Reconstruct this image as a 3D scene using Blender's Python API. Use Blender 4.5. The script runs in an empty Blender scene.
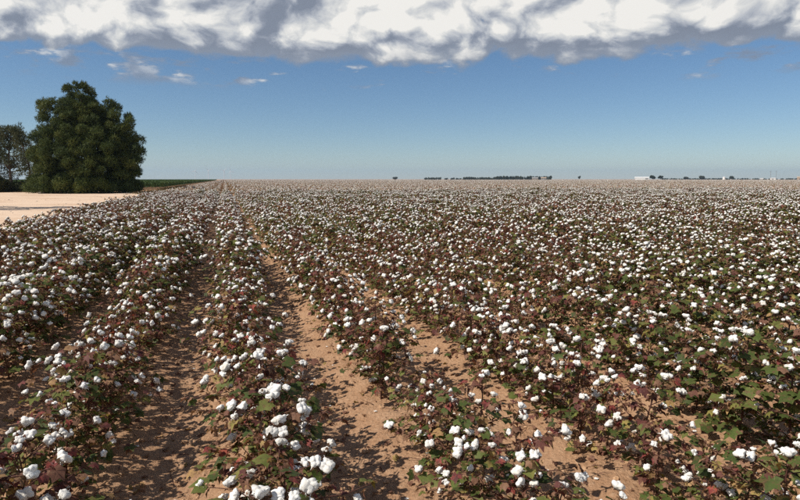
import bpy, math, random
import numpy as np
from mathutils import Vector, Matrix, Euler

R = math.radians
scene = bpy.context.scene
COL = scene.collection

# ------------------------------------------------------------------ camera
HC = 1.50                        # camera height above the furrows
PITCH = 7.0
FPX = 577.0                      # focal length in pixels of an 800 wide picture
cam_d = bpy.data.cameras.new('camera')
cam_d.sensor_width = 36.0
cam_d.lens = 36.0 * FPX / 800.0
cam_d.clip_start = 0.05
cam_d.clip_end = 30000
cam = bpy.data.objects.new('camera', cam_d)
COL.objects.link(cam)
cam.location = (0, 0, HC)
cam.rotation_euler = (R(90 - PITCH), 0, 0)
scene.camera = cam

# ------------------------------------------------------------------ light
SUN_EL = 47.0
SUN_BACK = 22.0                  # the sun stands left of the camera and this far behind it
to_sun = Vector((-math.cos(R(SUN_BACK)) * math.cos(R(SUN_EL)),
                 -math.sin(R(SUN_BACK)) * math.cos(R(SUN_EL)), math.sin(R(SUN_EL))))
sun_d = bpy.data.lights.new('sun', 'SUN')
sun_d.energy = 5.0
sun_d.angle = R(0.53)
sun_d.color = (1.0, 0.93, 0.83)
sun = bpy.data.objects.new('sun', sun_d)
COL.objects.link(sun)
sun.location = (-20, -10, 30)
sun.rotation_euler = to_sun.to_track_quat('Z', 'Y').to_euler()

world = bpy.data.worlds.new('World')
scene.world = world
world.use_nodes = True
WT = world.node_tree
WT.nodes.clear()
world.cycles.sampling_method = 'MANUAL'
world.cycles.sample_map_resolution = 256


class NT:
    """small helper to write node trees as expressions"""
    def __init__(s, t):
        s.t = t

    def n(s, kind, **kw):
        nd = s.t.nodes.new(kind)
        for k, v in kw.items():
            setattr(nd, k, v)
        return nd

    def put(s, sock, v):
        if hasattr(v, 'is_linked') or isinstance(v, bpy.types.NodeSocket):
            s.t.links.new(v, sock)
        else:
            sock.default_value = v

    def math(s, op, a, b=0.0, c=None, clamp=False):
        nd = s.n('ShaderNodeMath', operation=op, use_clamp=clamp)
        s.put(nd.inputs[0], a)
        s.put(nd.inputs[1], b)
        if c is not None:
            s.put(nd.inputs[2], c)
        return nd.outputs[0]

    def vmath(s, op, a, b=(0, 0, 0)):
        nd = s.n('ShaderNodeVectorMath', operation=op)
        s.put(nd.inputs[0], a)
        s.put(nd.inputs[1], b)
        return nd.outputs[0]

    def smooth(s, x, a, b, lo=0.0, hi=1.0):
        nd = s.n('ShaderNodeMapRange', interpolation_type='SMOOTHSTEP')
        s.put(nd.inputs[0], x)
        for i, v in zip((1, 2, 3, 4), (a, b, lo, hi)):
            s.put(nd.inputs[i], v)
        return nd.outputs[0]

    def noise(s, vec, scale, detail=4.0, rough=0.5, out=0, dist=0.0):
        nd = s.n('ShaderNodeTexNoise')
        if vec is not None:
            s.put(nd.inputs['Vector'], vec)
        s.put(nd.inputs['Scale'], scale)
        s.put(nd.inputs['Detail'], detail)
        s.put(nd.inputs['Roughness'], rough)
        s.put(nd.inputs['Distortion'], dist)
        return nd.outputs[out]

    def mix(s, f, a, b, mode='MIX'):
        nd = s.n('ShaderNodeMix', data_type='RGBA', blend_type=mode)
        s.put(nd.inputs[0], f)
        s.put(nd.inputs[6], a)
        s.put(nd.inputs[7], b)
        return nd.outputs[2]

    def ramp(s, f, stops, interp='LINEAR'):
        nd = s.n('ShaderNodeValToRGB')
        cr = nd.color_ramp
        cr.interpolation = interp
        while len(cr.elements) > 1:
            cr.elements.remove(cr.elements[0])
        cr.elements[0].position = stops[0][0]
        cr.elements[0].color = (*stops[0][1], 1)
        for p, c in stops[1:]:
            e = cr.elements.new(p)
            e.color = (*c, 1)
        s.put(nd.inputs[0], f)
        return nd.outputs[0]


def rgb(r, g, b):
    return (r, g, b, 1.0)


CLOUD_AT = (7.3, 2.9, 1.1)         # which stretch of the cloud noise stands overhead
SCRAP_AT = (7.3, 2.9, 1.1)


def build_sky():
    w = NT(WT)
    sky = w.n('ShaderNodeTexSky', sky_type='NISHITA')
    sky.sun_disc = False
    sky.sun_elevation = R(SUN_EL)
    sky.sun_rotation = math.atan2(to_sun.x, to_sun.y)
    sky.altitude = 900
    sky.air_density = 1.0
    sky.dust_density = 0.0
    sky.ozone_density = 4.5
    d = w.n('ShaderNodeTexCoord').outputs['Generated']
    sep = w.n('ShaderNodeSeparateXYZ')
    w.put(sep.inputs[0], d)
    z = sep.outputs[2]
    # cumulus: direction stretched so that puffs are a little wider than high
    p = w.vmath('ADD', w.vmath('MULTIPLY', d, (1.0, 1.0, 1.5)), CLOUD_AT)
    warp = w.noise(p, 5.0, 3, 0.55, out=1)
    p1 = w.vmath('ADD', p, w.vmath('MULTIPLY', w.vmath('SUBTRACT', warp, (0.5, 0.5, 0.5)), (0.16, 0.16, 0.10)))

    def puffs(v):
        """rounded heaps in two sizes with a ragged fine edge"""
        tot = None
        for sc_, wt in ((8.5, 0.48), (20.0, 0.36)):
            vo = w.n('ShaderNodeTexVoronoi', feature='F1')
            w.put(vo.inputs['Vector'], v)
            vo.inputs['Scale'].default_value = sc_
            t = w.math('MULTIPLY', w.math('SUBTRACT', 0.9, vo.outputs['Distance']), wt)
            tot = t if tot is None else w.math('ADD', tot, t)
        return w.math('ADD', tot, w.math('MULTIPLY', w.math('SUBTRACT', w.noise(v, 18.0, 7, 0.58), 0.5), 0.75))
    big = w.noise(p1, 3.6, 2, 0.5)
    mid = puffs(p1)
    sd = Vector((to_sun.x, to_sun.y, to_sun.z * 1.5)) * 0.026
    mid2 = puffs(w.vmath('ADD', p1, tuple(sd)))
    # flat cloud base about twelve degrees above the horizon, ragged
    basez = w.math('ADD', z, w.math('MULTIPLY', w.math('SUBTRACT', big, 0.5), 0.025))
    basez = w.math('ADD', basez, w.math('MULTIPLY', w.math('SUBTRACT', mid, 0.32), 0.050))
    deck = w.smooth(basez, 0.187, 0.198)
    # breaks: few near the base line, many overhead
    cover_lift = w.smooth(z, 0.27, 0.75, 0.27, 0.0)
    cover = w.math('ADD', w.math('ADD', w.math('MULTIPLY', big, 0.6), w.math('MULTIPLY', mid, 0.4)), cover_lift)
    holes = w.smooth(cover, 0.48, 0.56)
    # loose scraps below the base
    scr_n = w.noise(w.vmath('ADD', w.vmath('MULTIPLY', d, (1.0, 1.0, 3.4)), SCRAP_AT), 15.0, 6, 0.6)
    scr_band = w.math('MULTIPLY', w.smooth(z, 0.138, 0.160), w.smooth(z, 0.205, 0.180))
    scr_big = w.noise(w.vmath('ADD', d, SCRAP_AT), 4.0, 1, 0.5)
    scr = w.math('MULTIPLY', w.smooth(w.math('ADD', scr_n, w.math('MULTIPLY', w.math('SUBTRACT', scr_big, 0.5), 0.7)), 0.53, 0.69), scr_band)
    dens = w.math('MAXIMUM', w.math('MULTIPLY', deck, holes), w.math('MULTIPLY', scr, 0.75))
    # light on the puffs: sunny flank bright, underside grey
    slope = w.math('SUBTRACT', mid, mid2)
    hgt = w.smooth(basez, 0.191, 0.244)
    lit = w.math('ADD', w.math('MULTIPLY', slope, 2.1), w.math('MULTIPLY', hgt, 0.78))
    lit = w.math('ADD', lit, w.math('MULTIPLY', w.math('SUBTRACT', mid, 0.32), 0.55))
    lit = w.math('ADD', lit, w.math('MULTIPLY', w.math('SUBTRACT', w.noise(p, 4.5, 2, 0.5), 0.5), 1.6))
    lit = w.math('ADD', lit, w.math('MULTIPLY', scr, 0.30))
    cl = w.ramp(lit, [(0.0, (2.6, 2.95, 3.7)), (0.22, (3.5, 3.85, 4.6)), (0.50, (5.9, 6.15, 6.6)),
                      (0.80, (8.6, 8.6, 8.4)), (1.0, (10.8, 10.5, 9.9))])
    hs = w.n('ShaderNodeHueSaturation')
    hs.inputs['Saturation'].default_value = 1.09
    w.put(hs.inputs['Color'], sky.outputs[0])
    cl = w.mix(w.math('MAXIMUM', w.smooth(basez, 0.191, 0.214), w.math('MULTIPLY', scr, 1.0), clamp=True), rgb(2.9, 3.35, 4.2), cl)
    col = w.mix(w.math('MULTIPLY', dens, 0.97), hs.outputs[0], cl)
    bg = w.n('ShaderNodeBackground')
    w.put(bg.inputs[0], col)
    bg.inputs[1].default_value = 0.079
    out = w.n('ShaderNodeOutputWorld')
    WT.links.new(bg.outputs[0], out.inputs[0])


build_sky()

scene.view_settings.view_transform = 'Standard'
scene.view_settings.look = 'None'
scene.view_settings.exposure = 0.12
scene.view_settings.gamma = 1.0
scene.render.engine = 'CYCLES'
scene.cycles.max_bounces = 6
scene.cycles.diffuse_bounces = 3
scene.cycles.transmission_bounces = 4
scene.cycles.transparent_max_bounces = 8
scene.cycles.volume_bounces = 0
scene.cycles.use_denoising = False
scene.cycles.sample_clamp_indirect = 8.0

rng = random.Random(7)
nrng = np.random.default_rng(11)

# ------------------------------------------------------------------ frames
YAW = 16.8                       # rows run this far left of the view direction
PX, PY = math.cos(R(YAW)), math.sin(R(YAW))      # across the rows (u)
RX, RY = -math.sin(R(YAW)), math.cos(R(YAW))     # along the rows (v)
ROW0, PITCH_ROW = 0.12, 0.90


def uv(u, v, z=0.0):
    return (u * PX + v * RX, u * PY + v * RY, z)


def to_uv(x, y):
    return x * PX + y * PY, x * RX + y * RY


CP, SP = math.cos(R(PITCH)), math.sin(R(PITCH))


def project(x, y, z):
    """picture position (800 x 500) and depth of a point"""
    dz = z - HC
    dep = y * CP - dz * SP
    up = y * SP + dz * CP
    if dep < 0.05:
        return None
    return 400 + FPX * x / dep, 250 - FPX * up / dep, dep


def ray_at(px, depth):
    """ground x, y for a picture column at a distance along the view"""
    return (px - 400) / FPX * depth, depth


# ------------------------------------------------------------------ materials
def material(name):
    m = bpy.data.materials.new(name)
    m.use_nodes = True
    m.node_tree.nodes.clear()
    return m, NT(m.node_tree)


def finish(m, w, shader, disp=None):
    out = w.n('ShaderNodeOutputMaterial')
    m.node_tree.links.new(shader, out.inputs[0])
    return m


def principled(w, color, rough=0.9, normal=None, spec=0.2):
    b = w.n('ShaderNodeBsdfPrincipled')
    w.put(b.inputs['Base Color'], color)
    w.put(b.inputs['Roughness'], rough)
    b.inputs['Specular IOR Level'].default_value = spec
    if normal is not None:
        w.put(b.inputs['Normal'], normal)
    return b.outputs[0]


def bump(w, height, strength, dist):
    b = w.n('ShaderNodeBump')
    w.put(b.inputs['Height'], height)
    b.inputs['Strength'].default_value = strength
    b.inputs['Distance'].default_value = dist
    return b.outputs[0]


def leafy(w, color, rough=0.55, trans=0.25, spec=0.3):
    b = principled(w, color, rough, spec=spec)
    t = w.n('ShaderNodeBsdfTranslucent')
    w.put(t.inputs[0], w.mix(1.0, color, rgb(1.0, 0.95, 0.6), 'MULTIPLY'))
    mx = w.n('ShaderNodeMixShader')
    mx.inputs[0].default_value = trans
    w.t.links.new(b, mx.inputs[1])
    w.t.links.new(t.outputs[0], mx.inputs[2])
    return mx.outputs[0]


LEAF_STOPS = [(0.00, (0.045, 0.068, 0.018)), (0.20, (0.090, 0.125, 0.030)), (0.34, (0.170, 0.185, 0.048)),
              (0.41, (0.31, 0.26, 0.075)), (0.46, (0.40, 0.255, 0.110)), (0.54, (0.35, 0.205, 0.115)),
              (0.64, (0.265, 0.148, 0.092)), (0.75, (0.195, 0.098, 0.066)), (0.86, (0.155, 0.058, 0.048)),
              (0.93, (0.100, 0.038, 0.036)), (0.97, (0.24, 0.054, 0.050)), (1.00, (0.36, 0.095, 0.065))]


def mat_cotton_leaf():
    m, w = material('cotton_leaf')
    a = w.n('ShaderNodeAttribute', attribute_name='rnd').outputs['Fac']
    oi = w.n('ShaderNodeObjectInfo').outputs['Random']
    f = w.math('ADD', a, w.math('MULTIPLY', w.math('SUBTRACT', oi, 0.5), 0.05), clamp=True)
    c = w.ramp(f, LEAF_STOPS)
    geo = w.n('ShaderNodeNewGeometry').outputs['Position']
    n1 = w.noise(geo, 55.0, 3, 0.6)
    c = w.mix(w.smooth(n1, 0.50, 0.66), c, w.mix(0.6, c, rgb(0.17, 0.075, 0.05)))
    n3 = w.noise(geo, 130.0, 2, 0.5)
    c = w.mix(w.smooth(n3, 0.60, 0.70, 0.0, 0.7), c, rgb(0.045, 0.026, 0.020))
    c = w.mix(w.smooth(n3, 0.36, 0.26, 0.0, 0.5), c, rgb(0.30, 0.22, 0.12))
    v = w.math('ADD', 0.75, w.math('MULTIPLY', w.noise(geo, 24.0, 2), 0.5))
    hs = w.n('ShaderNodeHueSaturation')
    w.put(hs.inputs['Value'], v)
    w.put(hs.inputs['Color'], c)
    return finish(m, w, leafy(w, hs.outputs[0], 0.6, 0.33, 0.2))


def mat_lint():
    m, w = material('cotton_lint')
    geo = w.n('ShaderNodeNewGeometry').outputs['Position']
    n1 = w.noise(geo, 90.0, 5, 0.7)
    n2 = w.noise(geo, 22.0, 2)
    c = w.mix(w.smooth(n2, 0.40, 0.75), rgb(0.85, 0.835, 0.80), rgb(0.72, 0.68, 0.61))
    nb = bump(w, n1, 0.7, 0.006)
    b = principled(w, c, 1.0, nb, 0.05)
    t = w.n('ShaderNodeBsdfTranslucent')
    w.put(t.inputs[0], c)
    mx = w.n('ShaderNodeMixShader')
    mx.inputs[0].default_value = 0.12
    w.t.links.new(b, mx.inputs[1])
    w.t.links.new(t.outputs[0], mx.inputs[2])
    return finish(m, w, mx.outputs[0])


def mat_simple(name, c1, c2, scale, rough=0.9, bs=0.3, bd=0.01, spec=0.2, metal=0.0):
    m, w = material(name)
    geo = w.n('ShaderNodeNewGeometry').outputs['Position']
    n1 = w.noise(geo, scale, 4, 0.6)
    c = w.mix(w.smooth(n1, 0.35, 0.68), rgb(*c1), rgb(*c2))
    return finish(m, w, principled(w, c, rough, bump(w, n1, bs, bd), spec))


def mat_ground():
    m, w = material('field_soil')
    geo = w.n('ShaderNodeNewGeometry').outputs['Position']
    n_big = w.noise(geo, 0.35, 3, 0.5)
    n_mid = w.noise(geo, 4.5, 5, 0.6)
    n_fine = w.noise(geo, 38.0, 6, 0.65)
    n_grit = w.noise(geo, 190.0, 3, 0.6)
    c = w.mix(w.smooth(n_mid, 0.35, 0.68), rgb(0.365, 0.210, 0.120), rgb(0.440, 0.272, 0.166))
    c = w.mix(w.smooth(n_fine, 0.50, 0.78), c, rgb(0.55, 0.38, 0.25))
    c = w.mix(w.smooth(n_fine, 0.44, 0.30), c, rgb(0.235, 0.125, 0.066))
    c = w.mix(w.smooth(n_grit, 0.60, 0.74), c, rgb(0.55, 0.39, 0.26))
    c = w.mix(w.smooth(n_big, 0.30, 0.75, 0.0, 0.35), c, rgb(0.36, 0.210, 0.115))
    vor = w.n('ShaderNodeTexVoronoi', feature='F1')
    w.put(vor.inputs['Vector'], geo)
    vor.inputs['Scale'].default_value = 42.0
    h = w.math('ADD', w.math('MULTIPLY', n_fine, 1.0), w.math('MULTIPLY', n_grit, 0.25))
    h = w.math('SUBTRACT', h, w.math('MULTIPLY', vor.outputs['Distance'], 0.35))
    return finish(m, w, principled(w, c, 0.95, bump(w, h, 0.9, 0.022), 0.12))


def mat_yard():
    m, w = material('pale_dirt')
    geo = w.n('ShaderNodeNewGeometry').outputs['Position']
    mp = w.n('ShaderNodeMapping')
    mp.inputs['Rotation'].default_value = (0, 0, R(-YAW - 62))
    mp.inputs['Scale'].default_value = (0.16, 0.42, 1.0)
    w.put(mp.inputs[0], geo)
    streak = w.noise(mp.outputs[0], 1.0, 5, 0.6)
    n_mid = w.noise(geo, 1.6, 5, 0.6)
    n_fine = w.noise(geo, 14.0, 5, 0.65)
    c = w.mix(w.smooth(streak, 0.40, 0.70), rgb(0.62, 0.47, 0.35), rgb(0.50, 0.345, 0.235))
    c = w.mix(w.smooth(n_mid, 0.52, 0.75, 0, 0.6), c, rgb(0.68, 0.54, 0.41))
    c = w.mix(w.smooth(n_fine, 0.58, 0.75, 0, 0.6), c, rgb(0.36, 0.24, 0.15))
    return finish(m, w, principled(w, c, 0.95, bump(w, n_fine, 0.6, 0.03), 0.1))


def mat_needles(name, stops, scale=0.9):
    m, w = material(name)
    a = w.n('ShaderNodeAttribute', attribute_name='rnd').outputs['Fac']
    c = w.ramp(a, stops)
    return finish(m, w, leafy(w, c, 0.6, 0.18, 0.2))


M_LEAF = mat_cotton_leaf()
M_LINT = mat_lint()
M_BUR = mat_simple('cotton_bur', (0.085, 0.045, 0.026), (0.17, 0.095, 0.05), 60.0, 0.8)
M_STEM = mat_simple('cotton_stem', (0.070, 0.026, 0.022), (0.135, 0.070, 0.045), 40.0, 0.75)
M_SOIL = mat_ground()
M_CLOD = mat_simple('soil_clod', (0.37, 0.220, 0.125), (0.50, 0.325, 0.20), 30.0, 0.95, 0.6, 0.01, 0.1)
M_YARD = mat_yard()
M_PINE = mat_needles('pine_needles', [(0.0, (0.024, 0.040, 0.010)), (0.45, (0.055, 0.080, 0.018)),
                                      (0.8, (0.095, 0.116, 0.024)), (1.0, (0.14, 0.142, 0.030))])
M_PINE_GREY = mat_needles('grey_pine_needles', [(0.0, (0.034, 0.044, 0.020)), (0.5, (0.070, 0.082, 0.036)),
                                                (1.0, (0.13, 0.130, 0.065))])
M_SHRUB = mat_needles('shrub_leaves', [(0.0, (0.020, 0.030, 0.011)), (0.5, (0.045, 0.055, 0.018)),
                                       (1.0, (0.085, 0.085, 0.03))])
M_CROP = mat_needles('crop_leaves', [(0.0, (0.030, 0.060, 0.018)), (0.5, (0.052, 0.090, 0.026)),
                                     (1.0, (0.085, 0.120, 0.036))])
M_FAR = mat_needles('far_leaves', [(0.0, (0.022, 0.034, 0.016)), (0.5, (0.040, 0.052, 0.022)),
                                   (1.0, (0.075, 0.075, 0.032))])
M_WEED = mat_needles('dry_weeds', [(0.0, (0.045, 0.040, 0.016)), (0.5, (0.13, 0.095, 0.04)),
                                   (1.0, (0.24, 0.17, 0.08))])
M_BARK = mat_simple('pine_bark', (0.075, 0.055, 0.040), (0.17, 0.130, 0.095), 9.0, 0.95, 0.8, 0.03)
M_WHITE = mat_simple('white_paint', (0.78, 0.78, 0.76), (0.72, 0.72, 0.70), 1.5, 0.5)
M_ROOF = mat_simple('pale_metal_roof', (0.62, 0.62, 0.60), (0.55, 0.55, 0.54), 0.8, 0.45)
M_TAN = mat_simple('tan_wall', (0.42, 0.33, 0.25), (0.36, 0.28, 0.21), 0.8, 0.8)
M_GREYW = mat_simple('grey_wall', (0.35, 0.35, 0.34), (0.28, 0.28, 0.28), 0.8, 0.8)
M_DARK = mat_simple('dark_opening', (0.035, 0.035, 0.038), (0.05, 0.05, 0.05), 2.0, 0.5)
M_TURB = mat_simple('turbine_white', (0.75, 0.75, 0.75), (0.70, 0.70, 0.70), 0.1, 0.5)
M_POLE = mat_simple('weathered_pole', (0.13, 0.10, 0.08), (0.20, 0.17, 0.14), 3.0, 0.9)
M_ROCK = mat_simple('pale_rock', (0.55, 0.48, 0.40), (0.40, 0.34, 0.28), 6.0, 0.9, 0.6, 0.02)


# ------------------------------------------------------------------ mesh helpers
class MB:
    """collects triangles with a material slot and a random shade per face"""
    def __init__(s):
        s.v, s.f, s.m, s.r, s.n = [], [], [], [], 0

    def add(s, verts, faces, mat=0, rnd=0.5):
        verts = np.asarray(verts, float).reshape(-1, 3)
        faces = np.asarray(faces, int)
        s.v.append(verts)
        s.f.append(faces + s.n)
        s.n += len(verts)
        s.m.append(np.full(len(faces), mat))
        s.r.append(np.full(len(faces), rnd, float) if np.isscalar(rnd) else np.asarray(rnd, float))

    def mesh(s, name, mats, smooth=False):
        me = bpy.data.meshes.new(name)
        V = np.concatenate(s.v)
        F = np.concatenate(s.f)
        k = F.shape[1]
        me.vertices.add(len(V))
        me.vertices.foreach_set('co', V.astype(np.float32).ravel())
        me.loops.add(F.size)
        me.loops.foreach_set('vertex_index', F.ravel().astype(np.int32))
        me.polygons.add(len(F))
        me.polygons.foreach_set('loop_start', np.arange(0, F.size, k, dtype=np.int32))
        me.polygons.foreach_set('loop_total', np.full(len(F), k, dtype=np.int32))
        for m in mats:
            me.materials.append(m)
        me.polygons.foreach_set('material_index', np.concatenate(s.m).astype(np.int32))
        me.polygons.foreach_set('use_smooth', np.full(len(F), smooth, dtype=bool))
        at = me.attributes.new('rnd', 'FLOAT', 'FACE')
        at.data.foreach_set('value', np.concatenate(s.r).astype(np.float32))
        me.update(calc_edges=True)
        me.validate()
        return me


def link(name, me, parent=None):
    o = bpy.data.objects.new(name, me)
    COL.objects.link(o)
    if parent is not None:
        o.parent = parent
    return o


def tag(o, label=None, cat=None, group=None, kind=None):
    if label:
        o['label'] = label
    if cat:
        o['category'] = cat
    if group:
        o['group'] = group
    if kind:
        o['kind'] = kind
    return o


def empty(name, loc, rz=0.0):
    o = bpy.data.objects.new(name, None)
    o.empty_display_size = 0.1
    COL.objects.link(o)
    o.location = loc
    o.rotation_euler = (0, 0, rz)
    return o


def box_geo(x0, x1, y0, y1, z0, z1):
    v = [(x0, y0, z0), (x1, y0, z0), (x1, y1, z0), (x0, y1, z0), (x0, y0, z1), (x1, y0, z1), (x1, y1, z1), (x0, y1, z1)]
    q = [(0, 3, 2, 1), (4, 5, 6, 7), (0, 1, 5, 4), (1, 2, 6, 5), (2, 3, 7, 6), (3, 0, 4, 7)]
    t = []
    for a, b, c, d in q:
        t += [(a, b, c), (a, c, d)]
    return v, t


def tube(mb, pts, radii, sides=5, mat=0, rnd=0.5):
    pts = [Vector(p) for p in pts]
    V, F = [], []
    for i, p in enumerate(pts):
        d = (pts[min(i + 1, len(pts) - 1)] - pts[max(i - 1, 0)]).normalized()
        a = d.orthogonal().normalized()
        b = d.cross(a)
        for k in range(sides):
            t = 2 * math.pi * k / sides
            V.append(p + (a * math.cos(t) + b * math.sin(t)) * radii[i])
    for i in range(len(pts) - 1):
        for k in range(sides):
            a0, a1 = i * sides + k, i * sides + (k + 1) % sides
            F += [(a0, a1, a1 + sides), (a0, a1 + sides, a0 + sides)]
    mb.add(V, F, mat, rnd)


def ico(sub):
    t = (1 + 5 ** 0.5) / 2
    v = [Vector(p).normalized() for p in [(-1, t, 0), (1, t, 0), (-1, -t, 0), (1, -t, 0), (0, -1, t), (0, 1, t),
                                          (0, -1, -t), (0, 1, -t), (t, 0, -1), (t, 0, 1), (-t, 0, -1), (-t, 0, 1)]]
    f = [(0, 11, 5), (0, 5, 1), (0, 1, 7), (0, 7, 10), (0, 10, 11), (1, 5, 9), (5, 11, 4), (11, 10, 2), (10, 7, 6),
         (7, 1, 8), (3, 9, 4), (3, 4, 2), (3, 2, 6), (3, 6, 8), (3, 8, 9), (4, 9, 5), (2, 4, 11), (6, 2, 10),
         (8, 6, 7), (9, 8, 1)]
    for _ in range(sub):
        cache, nf = {}, []

        def midp(a, b):
            k = (min(a, b), max(a, b))
            if k not in cache:
                v.append(((v[a] + v[b]) / 2).normalized())
                cache[k] = len(v) - 1
            return cache[k]
        for a, b, c in f:
            ab, bc, ca = midp(a, b), midp(b, c), midp(c, a)
            nf += [(a, ab, ca), (b, bc, ab), (c, ca, bc), (ab, bc, ca)]
        f = nf
    return np.array([tuple(p) for p in v]), np.array(f)


def vnoise(x, y, seed=0):
    """smooth value noise on arrays, about -1..1"""
    xi, yi = np.floor(x).astype(np.int64), np.floor(y).astype(np.int64)
    fx, fy = x - xi, y - yi
    fx, fy = fx * fx * (3 - 2 * fx), fy * fy * (3 - 2 * fy)

    def h(a, b):
        n = (a * 374761393 + b * 668265263 + seed * 144665) & 0x7fffffff
        n = ((n ^ (n >> 13)) * 1274126177) & 0x7fffffff
        return ((n ^ (n >> 16)) & 0xffff) / 32767.5 - 1.0
    return (h(xi, yi) * (1 - fx) * (1 - fy) + h(xi + 1, yi) * fx * (1 - fy)
            + h(xi, yi + 1) * (1 - fx) * fy + h(xi + 1, yi + 1) * fx * fy)


# ------------------------------------------------------------------ the ground
U_EDGE = -4.25                  # left edge of the cotton
FAR_END = 950.0                 # the field ends here


def ground_z(u, v):
    u, v = np.asarray(u, float), np.asarray(v, float)
    bed = 0.035 * np.cos(2 * np.pi * (u - ROW0) / PITCH_ROW)
    near = np.clip(1.0 - (np.hypot(u, v) - 25) / 40, 0, 1)
    rough = (0.020 * vnoise(u * 2.1, v * 1.3, 1) + 0.013 * vnoise(u * 6.3, v * 5.1, 2)
             + 0.008 * vnoise(u * 15, v * 14, 3)) * near
    infield = np.clip((u - (U_EDGE - 0.5)) / 0.35, 0, 1)
    return (bed + rough) * infield - 0.045 * (1 - infield)


def ticks(lo, hi, fine_lo, fine_hi, step, grow):
    a = list(np.arange(fine_lo, fine_hi, step))
    s, x = step, a[-1]
    while x < hi:
        s *= grow
        x += s
        a.append(min(x, hi))
    s, x, b = step, a[0], []
    while x > lo:
        s *= grow
        x -= s
        b.append(max(x, lo))
    return np.array(b[::-1] + a)


def build_ground():
    us = ticks(-6500, 6500, -3.9, 5.4, 0.045, 1.16)
    vs = ticks(-5200, 6500, 0.9, 7.5, 0.045, 1.10)
    U, V = np.meshgrid(us, vs)
    Z = ground_z(U, V)
    X, Y = U * PX + V * RX, U * PY + V * RY
    nu, nv = len(us), len(vs)
    idx = np.arange(nu * nv).reshape(nv, nu)
    F = np.stack([idx[:-1, :-1], idx[:-1, 1:], idx[1:, 1:], idx[1:, :-1]], -1).reshape(-1, 4)
    mb = MB()
    mb.add(np.stack([X, Y, Z], -1), F)
    o = link('ground', mb.mesh('ground', [M_SOIL], True))
    tag(o, 'reddish brown sandy soil of the furrows and the plain beyond', kind='structure')


build_ground()


def build_yard():
    """pale bare dirt between the cotton and the trees"""
    us = np.linspace(-70, U_EDGE - 0.05, 110)
    vs = np.linspace(-12, 75, 120)
    U, V = np.meshgrid(us, vs)
    # wavy outline
    t = (U - us[0]) / (us[-1] - us[0])
    s = (V - vs[0]) / (vs[-1] - vs[0])
    edge_u = U + 0.22 * vnoise(V * 0.5, V * 0 + 2.2, 9) * (t ** 6) + 0.10 * vnoise(V * 2.3, V * 0 + 7.2, 4) * (t ** 6)
    edge_v = V + 2.0 * vnoise(U * 0.25, U * 0 + 3.3, 12) * (s ** 6)
    Z = 0.014 + 0.016 * vnoise(U * 0.8, V * 0.8, 5) + 0.01 * vnoise(U * 2.7, V * 2.7, 6)
    X, Y = edge_u * PX + edge_v * RX, edge_u * PY + edge_v * RY
    nu, nv = len(us), len(vs)
    idx = np.arange(nu * nv).reshape(nv, nu)
    F = np.stack([idx[:-1, :-1], idx[:-1, 1:], idx[1:, 1:], idx[1:, :-1]], -1).reshape(-1, 4)
    mb = MB()
    mb.add(np.stack([X, Y, Z], -1), F)
    o = link('dirt_yard', mb.mesh('dirt_yard', [M_YARD], True))
    tag(o, 'pale dusty bare dirt between the cotton edge and the pines', kind='structure')


build_yard()


# ------------------------------------------------------------------ cotton plant pieces
def leaf_variant(seed, rnd, curl, fold):
    g = random.Random(seed)
    ang = [-150, -112, -84, -55, -28, 0, 28, 55, 84, 112, 150]
    rad = [0.42, 0.70, 0.60, 0.92, 0.70, 1.05, 0.70, 0.92, 0.60, 0.70, 0.42]
    V = [(0, 0, 0)]
    for a, r in zip(ang, rad):
        r *= g.uniform(0.80, 1.16)
        a += g.uniform(-6, 6)
        x, y = r * math.cos(R(a)), r * math.sin(R(a))
        zz = -curl * r * r + fold * abs(y) + g.uniform(-0.12, 0.12)
        V.append((x * (1 - 0.25 * abs(curl)), y * (1 - 0.35 * abs(fold)), zz))
    F = [(0, i, i + 1) for i in range(1, 11)]
    # petiole
    n = len(V)
    V += [(-0.75, 0.025, -0.25), (-0.75, -0.025, -0.25)]
    F += [(0, n, n + 1)]
    rr = [rnd + g.uniform(-0.02, 0.02) for _ in F]
    rr[-1] = 0.80
    return np.array(V), np.array(F), np.clip(rr, 0, 1)


GREEN = [leaf_variant(100 + i, 0.02 + 0.030 * i, 0.25 + 0.05 * (i % 4), 0.12 * (i % 3)) for i in range(11)]
YELLOW = [leaf_variant(200 + i, 0.37 + 0.028 * i, 0.35 + 0.08 * (i % 3), 0.25 * (i % 3)) for i in range(5)]
BROWN = [leaf_variant(300 + i, 0.54 + 0.028 * i, 0.7 + 0.12 * (i % 4), 0.35 + 0.15 * (i % 3)) for i in range(8)]
RED = [leaf_variant(400 + i, 0.76 + 0.028 * i, 0.35 + 0.12 * (i % 4), 0.2 + 0.15 * (i % 3)) for i in range(9)]
LEAVES = GREEN + YELLOW + BROWN + RED
KIND_RANGE = {'g': (0, 11), 'y': (11, 16), 'b': (16, 24), 'r': (24, 33)}


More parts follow.
